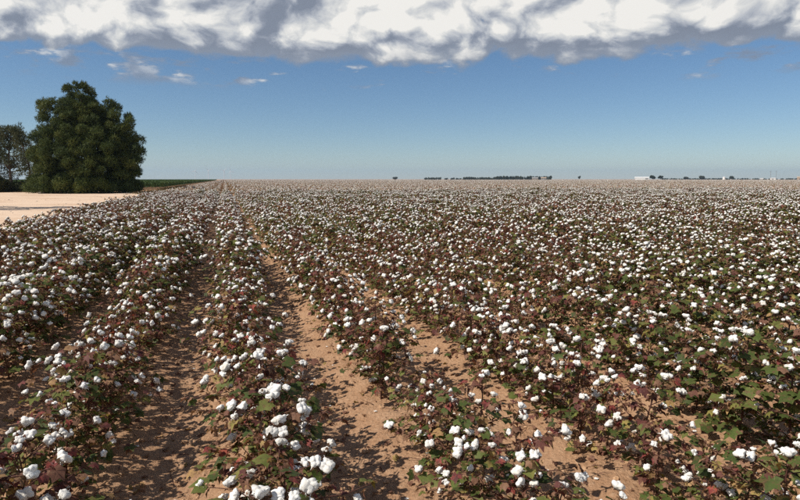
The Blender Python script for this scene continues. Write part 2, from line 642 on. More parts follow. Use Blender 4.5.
def boll_variant(seed, sub):
    g = random.Random(seed)
    V, F = ico(sub)
    n = g.choice((4, 4, 5))
    a0 = g.uniform(0, 6.28)
    locks = []
    for k in range(n):
        t = a0 + 2 * math.pi * k / n + g.uniform(-0.2, 0.2)
        locks.append((Vector((math.cos(t) * 0.75, math.sin(t) * 0.75, g.uniform(0.25, 0.75))).normalized(),
                      g.uniform(0.85, 1.2)))
    off = [Vector((g.uniform(-9, 9), g.uniform(-9, 9), g.uniform(-9, 9))) for _ in range(2)]
    from mathutils import noise as mn
    out = []
    for p in V:
        p = Vector(p)
        r = 0.50
        for L, s in locks:
            c = max(0.0, p.dot(L))
            r = max(r, 0.46 + 0.56 * s * c ** 3.0)
        r *= 1 + 0.22 * mn.noise(p * 2.4 + off[0]) + 0.10 * mn.noise(p * 4.2 + off[1])
        q = p * r
        out.append((q.x, q.y, q.z * 0.92 + 0.25))
    F = [tuple(f) for f in F]
    for _ in range(14):                 # loose fibres and a hanging strand or two
        p = Vector(out[g.randrange(len(V))])
        d = (p - Vector((0, 0, 0.2))).normalized() * 0.5 + Vector((g.uniform(-.7, .7), g.uniform(-.7, .7), g.uniform(-1.0, 0.3)))
        sd = d.orthogonal().normalized() * g.uniform(0.04, 0.10)
        b = len(out)
        l = g.uniform(0.18, 0.55)
        for q in (p * 0.93 + sd, p * 0.93 - sd, p + d * l * 0.6 + sd * 0.5, p + d * l + Vector((0, 0, -0.15 * l))):
            out.append(tuple(q))
        F += [(b, b + 1, b + 2), (b + 1, b + 3, b + 2)]
    return np.array(out), np.array(F)


def bur_variant(seed):
    g = random.Random(seed)
    V, F = [], []
    n = g.choice((4, 5))
    for k in range(n):
        t = 2 * math.pi * k / n + g.uniform(-0.2, 0.2)
        c, s = math.cos(t), math.sin(t)
        w = 0.34
        b = len(V)
        l, h = g.uniform(0.95, 1.25), g.uniform(-0.1, 0.35)
        V += [(0, 0, -0.35), (c * 0.55 - s * w, s * 0.55 + c * w, -0.25), (c * 0.55 + s * w, s * 0.55 - c * w, -0.25),
              (c * l, s * l, h)]
        F += [(b, b + 2, b + 1), (b + 1, b + 2, b + 3)]
    return np.array(V), np.array(F)


BOLL_HI = [boll_variant(10 + i, 3) for i in range(7)]
BOLL_LO = [boll_variant(10 + i, 2) for i in range(7)]
BURS = [bur_variant(60 + i) for i in range(4)]


def frame(axis, up_hint, spin=0.0):
    """rotation whose x axis is 'axis' and whose z axis is near up_hint"""
    x = axis.normalized()
    z = (up_hint - x * up_hint.dot(x))
    z = z.normalized() if z.length > 1e-4 else x.orthogonal().normalized()
    y = z.cross(x)
    return Matrix((x, y, z)).transposed()


def plant_plan(seed, style):
    """stem segments, leaf placements and boll placements of one bush; style 0 green .. 2 red"""
    g = random.Random(seed)
    H = g.uniform(0.60, 0.78)
    base_az = g.uniform(0, 6.28)
    lean = Vector((g.uniform(-0.05, 0.05), g.uniform(-0.05, 0.05), 0))
    stems, leaves, bolls, bracts = [], [], [], []

    def axis_at(t):
        return Vector((lean.x * t * t + 0.012 * math.sin(7 * t + seed), lean.y * t * t + 0.012 * math.cos(6 * t + seed), H * t))
    ts = [i / 6 for i in range(7)]
    stems.append(([axis_at(t) - Vector((0, 0, 0.05 if t == 0 else 0)) for t in ts], [0.0085 - 0.0055 * t for t in ts]))

    def pick_kind(zt):
        gp = (0.86, 0.56, 0.26)[style] * (1.10 - 0.75 * zt)
        x = g.random()
        if x < gp:
            return 'g'
        x = (x - gp) / (1 - gp)
        a = (0.18, 0.14, 0.09)[style]
        if x < a:
            return 'y'
        return 'b' if x < a + (1 - a) * (0.72, 0.64, 0.52)[style] else 'r'

    def put_leaf(p, outdir, zt, big=1.0):
        k = pick_kind(zt)
        lo, hi = KIND_RANGE[k]
        i = g.randrange(lo, hi)
        size = {'g': g.uniform(0.040, 0.070), 'y': g.uniform(0.034, 0.058), 'b': g.uniform(0.022, 0.046),
                'r': g.uniform(0.028, 0.054)}[k] * big
        d = Vector((outdir.x, outdir.y, 0)).normalized()
        a = g.uniform(-0.9, 0.9)
        d = Vector((d.x * math.cos(a) - d.y * math.sin(a), d.x * math.sin(a) + d.y * math.cos(a), g.uniform(-0.75, 0.15)))
        up = Vector((g.uniform(-0.5, 0.5), g.uniform(-0.5, 0.5), 1.0))
        rot = frame(d, up)
        leaves.append((p + d.normalized() * size * 0.75 + Vector((0, 0, 0.25 * size)), rot, size, i))

    def put_boll(p, d, zt):
        s = g.uniform(0.024, 0.039)
        if g.random() < 0.2:
            s *= 0.7
        z = (Vector((d.x, d.y, d.z + 0.5)) + Vector((g.uniform(-.5, .5), g.uniform(-.5, .5), g.uniform(-.2, .4)))).normalized()
        a = z.orthogonal().normalized()
        t = g.uniform(0, 6.28)
        x = a * math.cos(t) + z.cross(a) * math.sin(t)
        y = z.cross(x)
        bolls.append((p + z * s * 0.3, Matrix((x, y, z)).transposed(), s, g.randrange(7), g.randrange(4)))

    nb = g.randint(15, 18)
    for i in range(nb):
        t = 0.06 + 0.92 * (i + g.uniform(-0.3, 0.3)) / nb
        p = axis_at(t)
        az = base_az + 2.39996 * i + g.uniform(-0.3, 0.3)
        prof = (0.285 + 0.11 * math.sin(math.pi * min(1, t * 1.15))) * (1.0 if t < 0.72 else 1.0 - 1.9 * (t - 0.72))
        L = prof * g.uniform(0.75, 1.15)
        el = R(g.uniform(4, 44))
        pts = [p]
        d = Vector((math.cos(az) * math.cos(el), math.sin(az) * math.cos(el), math.sin(el)))
        ns = 3 if L > 0.17 else 2
        for k in range(ns):
            side = Vector((-math.sin(az), math.cos(az), 0)) * (0.28 * (-1) ** k)
            dd = (d + side + Vector((0, 0, -0.10 * k))).normalized()
            pts.append(pts[-1] + dd * (L / ns))
            q = pts[-1]
            zt = min(1.0, q.z / H)
            for _ in range(g.randint(2, 5)):
                bp = q.lerp(pts[-2], g.random()) + Vector((g.uniform(-.035, .035), g.uniform(-.035, .035), g.uniform(-.03, .03)))
                bracts.append((bp, Euler((g.uniform(-1.5, 1.5), g.uniform(-1.5, 1.5), g.uniform(0, 6.28))).to_matrix(), g.uniform(0.010, 0.024),
                               g.randrange(14, 27)))
            if g.random() < (0.145 + 0.275 * zt) * (1.20 if k == ns - 1 else 0.7):
                put_boll(q + dd * 0.02, dd, zt)
                if g.random() < 0.12:
                    put_boll(q + dd * 0.02 + Vector((g.uniform(-.05, .05), g.uniform(-.05, .05), g.uniform(-.03, .05))), dd, zt)
            for _ in range(2 + (g.random() < 0.75)):
                put_leaf(q.lerp(pts[-2], 0.6 * g.random()), dd, zt, (1.12, 1.0, 0.95)[style])
        stems.append((pts, [0.0042 - 0.0026 * k / ns for k in range(ns + 1)]))
        # stem leaf
        put_leaf(p, d, t)
    top = axis_at(1.0)
    if g.random() < 0.6:
        put_boll(top, Vector((0, 0, 1)), 1)
    for _ in range(5):
        put_leaf(top, Vector((g.uniform(-1, 1), g.uniform(-1, 1), 0.3)), 0.9, 0.8)
    return {'H': H, 'stems': stems, 'leaves': leaves, 'bolls': bolls, 'bracts': bracts}


def mb_stem(plan, sides, mb=None, mat=0):
    mb = mb or MB()
    for pts, rr in plan['stems']:
        tube(mb, pts, rr, sides, mat)
    return mb


def mb_leaves(plan, mb=None, mat=0, what='leaves'):
    mb = mb or MB()
    for p, rot, s, i in plan[what]:
        V, F, rr = LEAVES[i]
        mb.add((V * s) @ np.array(rot.transposed()) + np.array(p), F, mat, rr)
    return mb


def mb_bolls(plan, bank, mb=None, mat=0, mat_bur=1):
    mb = mb or MB()
    for p, rot, s, i, j in plan['bolls']:
        rt = np.array(rot.transposed())
        V, F = bank[i]
        mb.add((V * s) @ rt + np.array(p), F, mat)
        V, F = BURS[j]
        mb.add((V * s) @ rt + np.array(p), F, mat_bur)
    return mb


N_PER = 5
STYLES = [0] * N_PER + [1] * N_PER + [2] * N_PER
PLANS = [plant_plan(1000 + 17 * i, st) for i, st in enumerate(STYLES)]

# shared meshes of the single pieces
LEAF_ME = []
for V, F, rr in LEAVES:
    mb = MB()
    mb.add(V, F, 0, rr)
    LEAF_ME.append(mb.mesh('leaf', [M_LEAF], True))
BOLL_ME = []
for V, F in BOLL_HI:
    mb = MB()
    mb.add(V, F)
    BOLL_ME.append(mb.mesh('boll', [M_LINT], True))
BUR_ME = []
for V, F in BURS:
    mb = MB()
    mb.add(V, F)
    BUR_ME.append(mb.mesh('bur', [M_BUR]))
STEM_ME = [mb_stem(p, 5).mesh('stem', [M_STEM], True) for p in PLANS]
FOL_ME = [mb_leaves(p).mesh('foliage', [M_LEAF], True) for p in PLANS]
BRACT_ME = [mb_leaves(p, what='bracts').mesh('dry_bracts', [M_LEAF], True) for p in PLANS]
LINT_ME = [mb_bolls(p, BOLL_LO).mesh('lint', [M_LINT, M_BUR], True) for p in PLANS]


def whole_plant(plan):
    mb = mb_stem(plan, 3)
    mb_leaves(plan, mb, 1)
    mb_leaves(plan, mb, 1, 'bracts')
    mb_bolls(plan, BOLL_LO, mb, 2, 3)
    return mb.mesh('cotton_bush', [M_STEM, M_LEAF, M_LINT, M_BUR], True)


WHOLE_ME = [whole_plant(p) for p in PLANS]


# ------------------------------------------------------------------ where the plants stand
def style_at(u, v, g):
    """which colour of bush grows here: greener patches to the right, redder rows on the left"""
    n = float(vnoise(np.array(u * 0.55 + 3.1), np.array(v * 0.22), 21)) * 0.8 + g.uniform(-0.55, 0.55)
    n += 0.10 * (u - 1.0) if u < 1 else 0.16 * min(u - 1.0, 2.0)
    if v < 3.0 and u < 0.9:
        n -= 0.30
    if v > 14:
        n -= 0.25
    return 0 if n > 0.24 else (1 if n > -0.28 else 2)


def start_v(k):
    """the rows begin in front of the camera"""
    return 0.75 + 0.05 * (k % 3)


spots = []      # (u, v, k, plan index, rotation, scale)
NEAR_END = 46.0
g = random.Random(5)
for k in range(-5, 53):
    u = ROW0 + k * PITCH_ROW
    v = start_v(k) - (2.2 if k != 0 else 0.0) if k > -5 else 14.0
    while v < NEAR_END:
        x, y, _ = uv(u, v)
        if y > -1.5 and abs(x) < 0.80 * max(y, 0) + 2.2:
            gap = float(vnoise(np.array(u * 1.7 + 9), np.array(v * 0.9), 33))
            if not (gap > 0.80):
                st = style_at(u, v, g)
                du = g.gauss(0, 0.04) + 0.03 * float(vnoise(np.array(k * 3.7), np.array(v * 0.4), 71))
                sc = 0.82 * g.uniform(0.82, 1.18) * (0.97 + 0.11 * min(1.0, max(0.0, (v - 2.0) / 10.0))) * (1.0 + 0.10 * float(vnoise(np.array(u * .6), np.array(v * .35), 44)))
                if v < 9:
                    sc *= 0.92 if k >= 1 else 1.05
                spots.append((u + du, v, k, st * N_PER + g.randrange(N_PER), g.uniform(0, 6.283), sc))
        v += g.uniform(0.15, 0.25)


def seen(x, y, h):
    for dx in (-0.28, 0, 0.28):
        for zz in (0.1 * h, 0.55 * h, h):
            q = project(x + dx, y, zz)
            if q and 0 <= q[0] <= 800 and 0 <= q[1] <= 500:
                return True
    return False


vis = []
for i, (u, v, k, pi, rz, sc) in enumerate(spots):
    x, y, _ = uv(u, v)
    if seen(x, y, PLANS[pi]['H'] * sc):
        vis.append((math.hypot(x, y), i))
vis.sort()
single = [i for d, i in vis[:300]]
A_DIST = 4.3
near_set = {i for d, i in vis[:300] if d < A_DIST}
single_set = set(single)

ONES = ['', 'first', 'second', 'third', 'fourth', 'fifth', 'sixth', 'seventh', 'eighth', 'ninth', 'tenth', 'eleventh',
        'twelfth', 'thirteenth', 'fourteenth', 'fifteenth', 'sixteenth', 'seventeenth', 'eighteenth', 'nineteenth']
TENS = ['', '', 'twenty', 'thirty', 'forty', 'fifty', 'sixty', 'seventy']
TENTH = ['', '', 'twentieth', 'thirtieth', 'fortieth', 'fiftieth', 'sixtieth', 'seventieth']


def ordinal(n):
    if n < 20:
        return ONES[n]
    return TENTH[n // 10] if n % 10 == 0 else TENS[n // 10] + '-' + ONES[n % 10]


LOOK = ['green-leaved', 'mottled brown-green', 'red-brown']


def row_words(k):
    if k <= 0:
        return ordinal(1 - k) + ' row left of the long bare furrow'
    return ordinal(k) + ' row right of the long bare furrow'


count = {}
for i in sorted(single, key=lambda j: spots[j][1]):
    u, v, k, pi, rz, sc = spots[i]
    count[k] = count.get(k, 0) + 1
    gz = float(ground_z(u, v))
    x, y, _ = uv(u, v)
    root = empty('cotton_plant', (x, y, gz), rz)
    root.scale = (sc * 0.98, sc * 0.98, sc * 0.94)
    tag(root, '%s cotton plant, %s from the front, %s' % (LOOK[STYLES[pi]], ordinal(count[k]), row_words(k)),
        'cotton plant', 'cotton plants in the near rows')
    plan = PLANS[pi]
    link('stem', STEM_ME[pi], root)
    tag(link('dry_bracts', BRACT_ME[pi], root), kind='stuff')
    if i in near_set:
        for p, rot, s, j in plan['leaves']:
            o = link('leaf', LEAF_ME[j], root)
            o.matrix_local = Matrix.Translation(p) @ rot.to_4x4() @ Matrix.Scale(s, 4)
        for p, rot, s, j, b in plan['bolls']:
            o = link('boll', BOLL_ME[j], root)
            o.matrix_local = Matrix.Translation(p) @ rot.to_4x4() @ Matrix.Scale(s, 4)
            link('bur', BUR_ME[b], o)
    else:
        tag(link('foliage', FOL_ME[pi], root), kind='stuff')
        tag(link('boll_cluster', LINT_ME[pi], root), kind='stuff')


# ------------------------------------------------------------------ the rest of the cotton, one object
def coarse_patch(seed, style_bias):
    """eight metres of eight rows, coarse, for the far field"""
    g = np.random.default_rng(seed)
    mb = MB()
    bv, bf = ico(0)
    octv = np.array([(1, 0, 0), (-1, 0, 0), (0, 1, 0), (0, -1, 0), (0, 0, 1), (0, 0, -1)], float)
    octf = np.array([(0, 2, 4), (2, 1, 4), (1, 3, 4), (3, 0, 4), (2, 0, 5), (1, 2, 5), (3, 1, 5), (0, 3, 5)])
    for k in range(8):
        cu = k * PITCH_ROW
        for j in range(28):
            cv = (j + g.uniform(-0.3, 0.3)) * 8 / 28
            hh = g.uniform(0.50, 0.77)
            n = 34
            th = g.uniform(0, 6.28, n)
            rr = 0.30 * np.sqrt(g.uniform(0, 1, n))
            zz = hh * (1 - 0.75 * (rr / 0.33) ** 2 * g.uniform(0.3, 1, n)) * g.uniform(0.45, 1, n)
            c = np.stack([cu + rr * np.cos(th), cv + rr * np.sin(th), zz], -1)
            a = g.normal(size=(n, 3))
            a /= np.linalg.norm(a, axis=1)[:, None]
            b = np.cross(a, g.normal(size=(n, 3)))
            b /= np.linalg.norm(b, axis=1)[:, None]
            s = g.uniform(0.035, 0.085, n)[:, None]
            V = np.stack([c + a * s, c + b * s * 0.8, c - a * s, c - b * s * 0.8], 1).reshape(-1, 3)
            F = np.array([[(4 * q, 4 * q + 1, 4 * q + 2), (4 * q, 4 * q + 2, 4 * q + 3)] for q in range(n)]).reshape(-1, 3)
            tone = g.choice([0.08, 0.2, 0.3, 0.45, 0.56, 0.62, 0.68, 0.74, 0.80, 0.86, 0.92], n,
                            p=[.05, .07, .07, .11, .21, .20, .13, .07, .05, .02, .02])
            mb.add(V, F, 0, np.repeat(np.clip(tone + g.uniform(-.03, .03, n), 0, 1), 2))
            m = 16
            th = g.uniform(0, 6.28, m)
            rr = 0.29 * np.sqrt(g.uniform(0, 1, m))
            zz = hh * (1 - 0.6 * (rr / 0.33) ** 2) * g.uniform(0.62, 1.05, m)
            for q in range(m):
                s = g.uniform(0.024, 0.039)
                mb.add(octv * s * g.uniform(0.75, 1.25, (1, 3)) + (cu + rr[q] * math.cos(th[q]), cv + rr[q] * math.sin(th[q]), zz[q]),
                       octf, 1)
    return mb.mesh('cotton_patch', [M_LEAF, M_LINT], False)


BANK = bpy.data.collections.new('field_pieces')     # not linked to the scene: only the geometry nodes use it
bank_names = []


def bank_add(name, me):
    o = bpy.data.objects.new(name, me)
    BANK.objects.link(o)
    bank_names.append(o.name)


for i, me in enumerate(WHOLE_ME):
    bank_add('bush_%02d' % i, me)
N_PATCH = 4
for i in range(N_PATCH):
    bank_add('patch_%02d' % i, coarse_patch(50 + i, 0))


def instancer(name, pts, idx, rot, scl, coll, squash=(1, 1, 1)):
    """one object whose geometry nodes set a piece of coll on every point"""
    me = bpy.data.meshes.new(name)
    me.vertices.add(len(pts))
    me.vertices.foreach_set('co', np.asarray(pts, np.float32).ravel())
    for nm, ty, data in (('pick', 'INT', np.asarray(idx, np.int32)), ('spin', 'FLOAT', np.asarray(rot, np.float32)),
                         ('size', 'FLOAT', np.asarray(scl, np.float32))):
        at = me.attributes.new(nm, ty, 'POINT')
        at.data.foreach_set('value', data)
    o = link(name, me)
    ng = bpy.data.node_groups.new(name, 'GeometryNodeTree')
    ng.interface.new_socket('Geometry', in_out='INPUT', socket_type='NodeSocketGeometry')
    ng.interface.new_socket('Geometry', in_out='OUTPUT', socket_type='NodeSocketGeometry')
    N, L = ng.nodes.new, ng.links.new
    gi, go = N('NodeGroupInput'), N('NodeGroupOutput')
    ci = N('GeometryNodeCollectionInfo')
    ci.inputs['Collection'].default_value = coll
    ci.inputs['Separate Children'].default_value = True
    ci.inputs['Reset Children'].default_value = True
    iop = N('GeometryNodeInstanceOnPoints')
    iop.inputs['Pick Instance'].default_value = True

    def attr(nm, ty):
        a = N('GeometryNodeInputNamedAttribute')
        a.data_type = ty
        a.inputs['Name'].default_value = nm
        return [s for s in a.outputs if s.enabled][0]
    cx = N('ShaderNodeCombineXYZ')
    L(attr('spin', 'FLOAT'), cx.inputs[2])
    er = N('FunctionNodeEulerToRotation')
    L(cx.outputs[0], er.inputs[0])
    L(gi.outputs[0], iop.inputs['Points'])
    L(ci.outputs[0], iop.inputs['Instance'])
    L(attr('pick', 'INT'), iop.inputs['Instance Index'])
    L(er.outputs[0], iop.inputs['Rotation'])
    sz = N('ShaderNodeVectorMath')
    sz.operation = 'SCALE'
    sz.inputs[0].default_value = squash
    L(attr('size', 'FLOAT'), sz.inputs['Scale'])
    L(sz.outputs[0], iop.inputs['Scale'])
    L(iop.outputs[0], go.inputs[0])
    md = o.modifiers.new('pieces', 'NODES')
    md.node_group = ng
    return o


P, I, S_, Q = [], [], [], []
for i, (u, v, k, pi, rz, sc) in enumerate(spots):
    if i in single_set:
        continue
    P.append(uv(u, v, float(ground_z(u, v))))
    I.append(pi)
    S_.append(rz)
    Q.append(sc)
g = random.Random(9)
# far patches: eight rows wide, eight metres long, edge to edge along the rows
for kb in range(0, 128):
    u0 = ROW0 + (-5 + kb * 8) * PITCH_ROW
    vb = NEAR_END
    while vb < FAR_END:
        x, y, _ = uv(u0 + 4, vb + 4)
        if y > 5 and abs(x) < 0.80 * y + 14:
            P.append(uv(u0, vb, 0.0))
            I.append(len(PLANS) + g.randrange(N_PATCH))
            S_.append(R(YAW))
            Q.append(g.uniform(0.97, 1.03) / 0.98)
        vb += 8.0
# near fields right of the fan that starts late because of the wedge test are filled by single bushes above
field = instancer('cotton_field', P, I, S_, Q, BANK, (0.98, 0.98, 0.94))
tag(field, 'cotton crop full of white bolls running to the horizon behind the near plants', 'cotton field', kind='stuff')


# ------------------------------------------------------------------ litter and clods in the furrows
def build_litter():
    g = random.Random(31)
    mb = MB()
    for _ in range(6500):
        v = 1.2 + 9.5 * g.random() ** 1.5
        u = g.uniform(-3.2, 6.5)
        V, F, rr = LEAVES[g.choice(list(range(12, 33)))]
        s = g.uniform(0.012, 0.036)
        rot = np.array(Euler((g.uniform(-.6, .6), g.uniform(-.6, .6), g.uniform(0, 6.28))).to_matrix())
        c = np.array(uv(u, v, float(ground_z(u, v)) + 0.010))
        mb.add((V * s) @ rot.T + c, F, 0, np.clip(rr, 0.44, 0.72))
    for _ in range(900):
        v = 1.2 + 9.0 * g.random() ** 1.5
        u = g.uniform(-3.2, 6.5)
        a = g.uniform(0, 6.28)
        l = g.uniform(0.03, 0.14)
        x, y, z = uv(u, v, float(ground_z(u, v)) + 0.008)
        d = Vector((math.cos(a), math.sin(a), g.uniform(-0.05, 0.12))) * l
        p = Vector((x, y, z))
        tube(mb, [p, p + d * 0.5 + Vector((0, 0, 0.004)), p + d], [0.0022, 0.002, 0.0012], 3, 1)
    for _ in range(420):                # dropped lint
        v = 1.2 + 9.0 * g.random() ** 1.4
        u = g.uniform(-3.2, 6.5)
        V, F = BOLL_LO[g.randrange(7)]
        s = g.uniform(0.003, 0.011)
        mb.add(V * s * np.array([1.4, 1.0, 0.6]) + np.array(uv(u, v, float(ground_z(u, v)) + 0.4 * s)), F, 2)
    o = link('leaf_litter', mb.mesh('leaf_litter', [M_LEAF, M_STEM, M_LINT]))
    tag(o, 'dry fallen leaves and twigs lying in the furrows', 'leaf litter', kind='stuff')


build_litter()


def build_clods():
    g = random.Random(41)
    V0, F0 = ico(1)
    V1, F1 = ico(0)
    mb = MB()
    for _ in range(7000):
        v = 1.2 + 9.0 * g.random() ** 1.4
        u = g.uniform(-3.4, 6.5)
        s = 0.004 + 0.016 * g.random() ** 2.6
        V, F = (V0, F0) if s > 0.011 else (V1, F1)
        jit = np.array([[g.uniform(0.55, 1.3)] for _ in range(len(V))])
        c = np.array(uv(u, v, float(ground_z(u, v)) + 0.25 * s))
        mb.add(V * jit * s * np.array([g.uniform(.8, 1.3), g.uniform(.8, 1.3), 0.7]) + c, F)
    o = link('soil_clods', mb.mesh('soil_clods', [M_CLOD], False))
    tag(o, 'small crumbs and clods of red soil in the furrows', 'soil', kind='stuff')


build_clods()


# ------------------------------------------------------------------ trees
def needle_blobs(mb, blobs, per_m2, length, width, seed, mat=0, zs=0.82, tone=0.0, bough=False):
    """tufts of thin pointed blades through the outer shell of each blob"""
    g = np.random.default_rng(seed)
    for (cx, cy, cz, r) in blobs:
        n = max(20, int(per_m2 * 12.57 * r * r))
        d = g.normal(size=(n, 3))
        if bough:
            d[:, 2] = np.where(d[:, 2] < -0.55, -d[:, 2] * 0.5, d[:, 2])
        d /= np.linalg.norm(d, axis=1)[:, None]
        rad = r * ((0.30 + 0.80 * np.sqrt(g.uniform(0, 1, n))) if bough else (0.62 + 0.42 * np.sqrt(g.uniform(0, 1, n))))
        lump = 1 + 0.25 * np.sin(d[:, 0] * 5 + cx * 3) * np.sin(d[:, 1] * 5 + cy) * np.sin(d[:, 2] * 5 + cz * 2)
        c = np.array([cx, cy, cz]) + d * (rad * lump)[:, None] * np.array([1, 1, zs])
        t0 = 0.50 + tone + g.uniform(-0.28, 0.28)
        for b in range(3):
            ax = d * 0.45 + g.normal(size=(n, 3)) * 0.6 + np.array([0, 0, 0.5])
            ax /= np.linalg.norm(ax, axis=1)[:, None]
            sd = np.cross(ax, d + 0.45 * g.normal(size=(n, 3)))
            sd /= np.linalg.norm(sd, axis=1)[:, None]
            l = length * g.uniform(0.6, 1.3, n)[:, None]
            wd = width * g.uniform(0.7, 1.3, n)[:, None]
            V = np.stack([c - ax * l * 0.35 + sd * wd, c - ax * l * 0.35 - sd * wd, c + ax * l], 1).reshape(-1, 3)
            F = np.arange(3 * n).reshape(-1, 3)
            mb.add(V, F, mat, np.clip(t0 + g.uniform(-0.3, 0.3, n), 0, 1))


def trunk_mesh(base_r, pts, limbs):
    mb = MB()
    n = len(pts)
    tube(mb, pts, [base_r * (1 - 0.8 * i / (n - 1)) for i in range(n)], 8)
    for lp, lr in limbs:
        tube(mb, lp, [lr * (1 - 0.75 * i / (len(lp) - 1)) for i in range(len(lp))], 5)
    return mb


def big_pine():
    D = 64.0
    sc = D / FPX
    rows = [(84, 78, 95), (91, 69, 101), (99, 66, 103), (108, 60, 112), (118, 58, 122), (128, 48, 132),
            (138, 39, 140), (148, 37, 146), (158, 37, 146), (168, 35, 142), (178, 31, 139), (184, 30, 139), (189, 31, 139)]
    x0, y0 = ray_at(91, D)
    root = empty('pine_tree', (x0, y0, -0.02))
    tag(root, 'large dense dark green pine with foliage down to the pale dirt', 'tree', 'pines by the dirt yard')
    g = random.Random(3)
    blobs = []
    for (py, xl, xr) in rows:
        z = (191 - py) * sc * 0.95
        c = ((xl + xr) / 2 - 91) * sc * 0.95 + 0.15
        hw = (xr - xl) / 2 * sc * 0.93
        n = max(4, int(2 * math.pi * hw / 0.95))
        a0 = g.uniform(0, 6.28)
        for k in range(n):
            r0 = min(0.62, 0.32 + hw * 0.06) * g.uniform(0.6, 1.35)
            t = a0 + 2 * math.pi * k / n + g.uniform(-0.3, 0.3)
            q = max(0.1, hw - r0 * 0.9) * g.uniform(0.70, 1.10)
            blobs.append((c + q * math.cos(t), q * math.sin(t) * 0.9, max(z + g.uniform(-0.55, 0.55), r0 * 0.7), r0))
        for sd in (-1, 1):
            r0 = min(0.8, 0.35 + hw * 0.1) * g.uniform(0.7, 1.1)
            blobs.append((c + sd * (hw - r0 * 0.9), g.uniform(-0.8, 0.8), max(z, r0 * 0.6), r0))
        if hw > 2.5:
            for k in range(18):
                q = hw * 0.70 * math.sqrt(g.random())
                t = g.uniform(0, 6.28)
                blobs.append((c + 0.9 * q * math.cos(t), q * math.sin(t), max(0.45, z + g.uniform(-0.5, 0.5)), g.uniform(0.5, 0.9)))
    # side leaders that stand out from the top
    for lx, ly, lr in ((50, 103, .75), (55, 108, .8), (47, 112, .6), (61, 101, .6), (52, 118, .7), (117, 101, .6), (121, 106, .7), (114, 108, .7),
                       (124, 114, .7), (133, 114, .5), (138, 120, .6), (135, 126, .7), (143, 138, .6), (146, 150, .5), (40, 132, .6)):
        blobs.append(((lx - 91) * sc * 0.96 + 0.1, g.uniform(-0.9, 0.4), (191 - ly) * sc * 0.96, lr))
    mb = MB()
    needle_blobs(mb, blobs, 62, 0.22, 0.024, 77, zs=1.05, bough=True)
    link('crown', mb.mesh('crown', [M_PINE]), root)
    limbs = []
    for k in range(26):
        z = 1.0 + 9.0 * k / 26
        t = 2.4 * k
        l = 4.0 * (1 - (z / 11.0) ** 2)
        p = Vector((0.1, 0, z))
        limbs.append(([p, p + Vector((math.cos(t) * l * .5, math.sin(t) * l * .5, 0.5)),
                       p + Vector((math.cos(t) * l, math.sin(t) * l, 1.0))], 0.09))
    tm = trunk_mesh(0.32, [(0, 0, -0.1), (0.05, 0, 3), (-0.05, 0.05, 6), (0.1, 0, 8.5), (-0.3, 0, 10.6)], limbs)
    link('trunk', tm.mesh('trunk', [M_BARK], True), root)


big_pine()


def loose_pine(px, D, height, seed, label, lean=0.0, spread=2.6, mat=None, nb=16, bare=0.42, tone=0.0, xy=None):
    g = random.Random(seed)
    x0, y0 = xy if xy else ray_at(px, D)
    root = empty('pine_tree', (x0, y0, -0.02))
    tag(root, label, 'tree', 'pines by the dirt yard')
    axis = [Vector((lean * t * t * height * 0.3 + 0.15 * math.sin(5 * t + seed), 0.15 * math.cos(4 * t + seed), height * 0.93 * t - 0.1 * (t == 0)))
            for t in (0, .2, .4, .6, .8, 1.0)]
    blobs, limbs = [], []
    for k in range(nb):
        t = bare + (1 - bare) * (k + 0.5) / nb
        i = min(4, int(t * 5))
        p = axis[i].lerp(axis[i + 1], t * 5 - i)
        az = 2.4 * k + g.uniform(-0.4, 0.4)
        l = spread * (1.05 - 0.75 * (t - bare) / (1 - bare)) * g.uniform(0.55, 1.1)
        e = p + Vector((math.cos(az) * l, math.sin(az) * l, l * g.uniform(0.15, 0.5)))
        limbs.append(([p, p.lerp(e, 0.5) + Vector((0, 0, -0.1)), e], 0.06))
        for q in range(g.randint(2, 3)):
            c = p.lerp(e, 1.0 - 0.28 * q) + Vector((g.uniform(-.4, .4), g.uniform(-.4, .4), g.uniform(-.1, .35)))
            blobs.append((c.x, c.y, c.z, g.uniform(0.30, 0.58)))
    blobs.append((*axis[-1], 0.6))
    mb = MB()
    needle_blobs(mb, blobs, 15, 0.22, 0.030, seed, tone=tone)
    link('crown', mb.mesh('crown', [mat or M_PINE_GREY]), root)
    link('trunk', trunk_mesh(0.17, axis, limbs).mesh('trunk', [M_BARK], True), root)


loose_pine(33, 68, 7.6, 5, 'slender grey-green pine just left of the large pine', -0.5, 1.9, None, 26, 0.12)
loose_pine(14, 71, 8.1, 8, 'open-crowned grey pine with sky showing through, second from left edge', 0.2, 2.7, None, 30, 0.3)
loose_pine(-1, 71, 8.2, 12, 'pine cut by the left edge of the picture', 0.3, 2.2, None, 28, 0.1)
loose_pine(0, 0, 10.0, 15, 'pine out of frame whose shadow falls across the pale dirt', 0.1, 3.6, M_PINE, 44, 0.12, xy=(-26.3, 27.0))


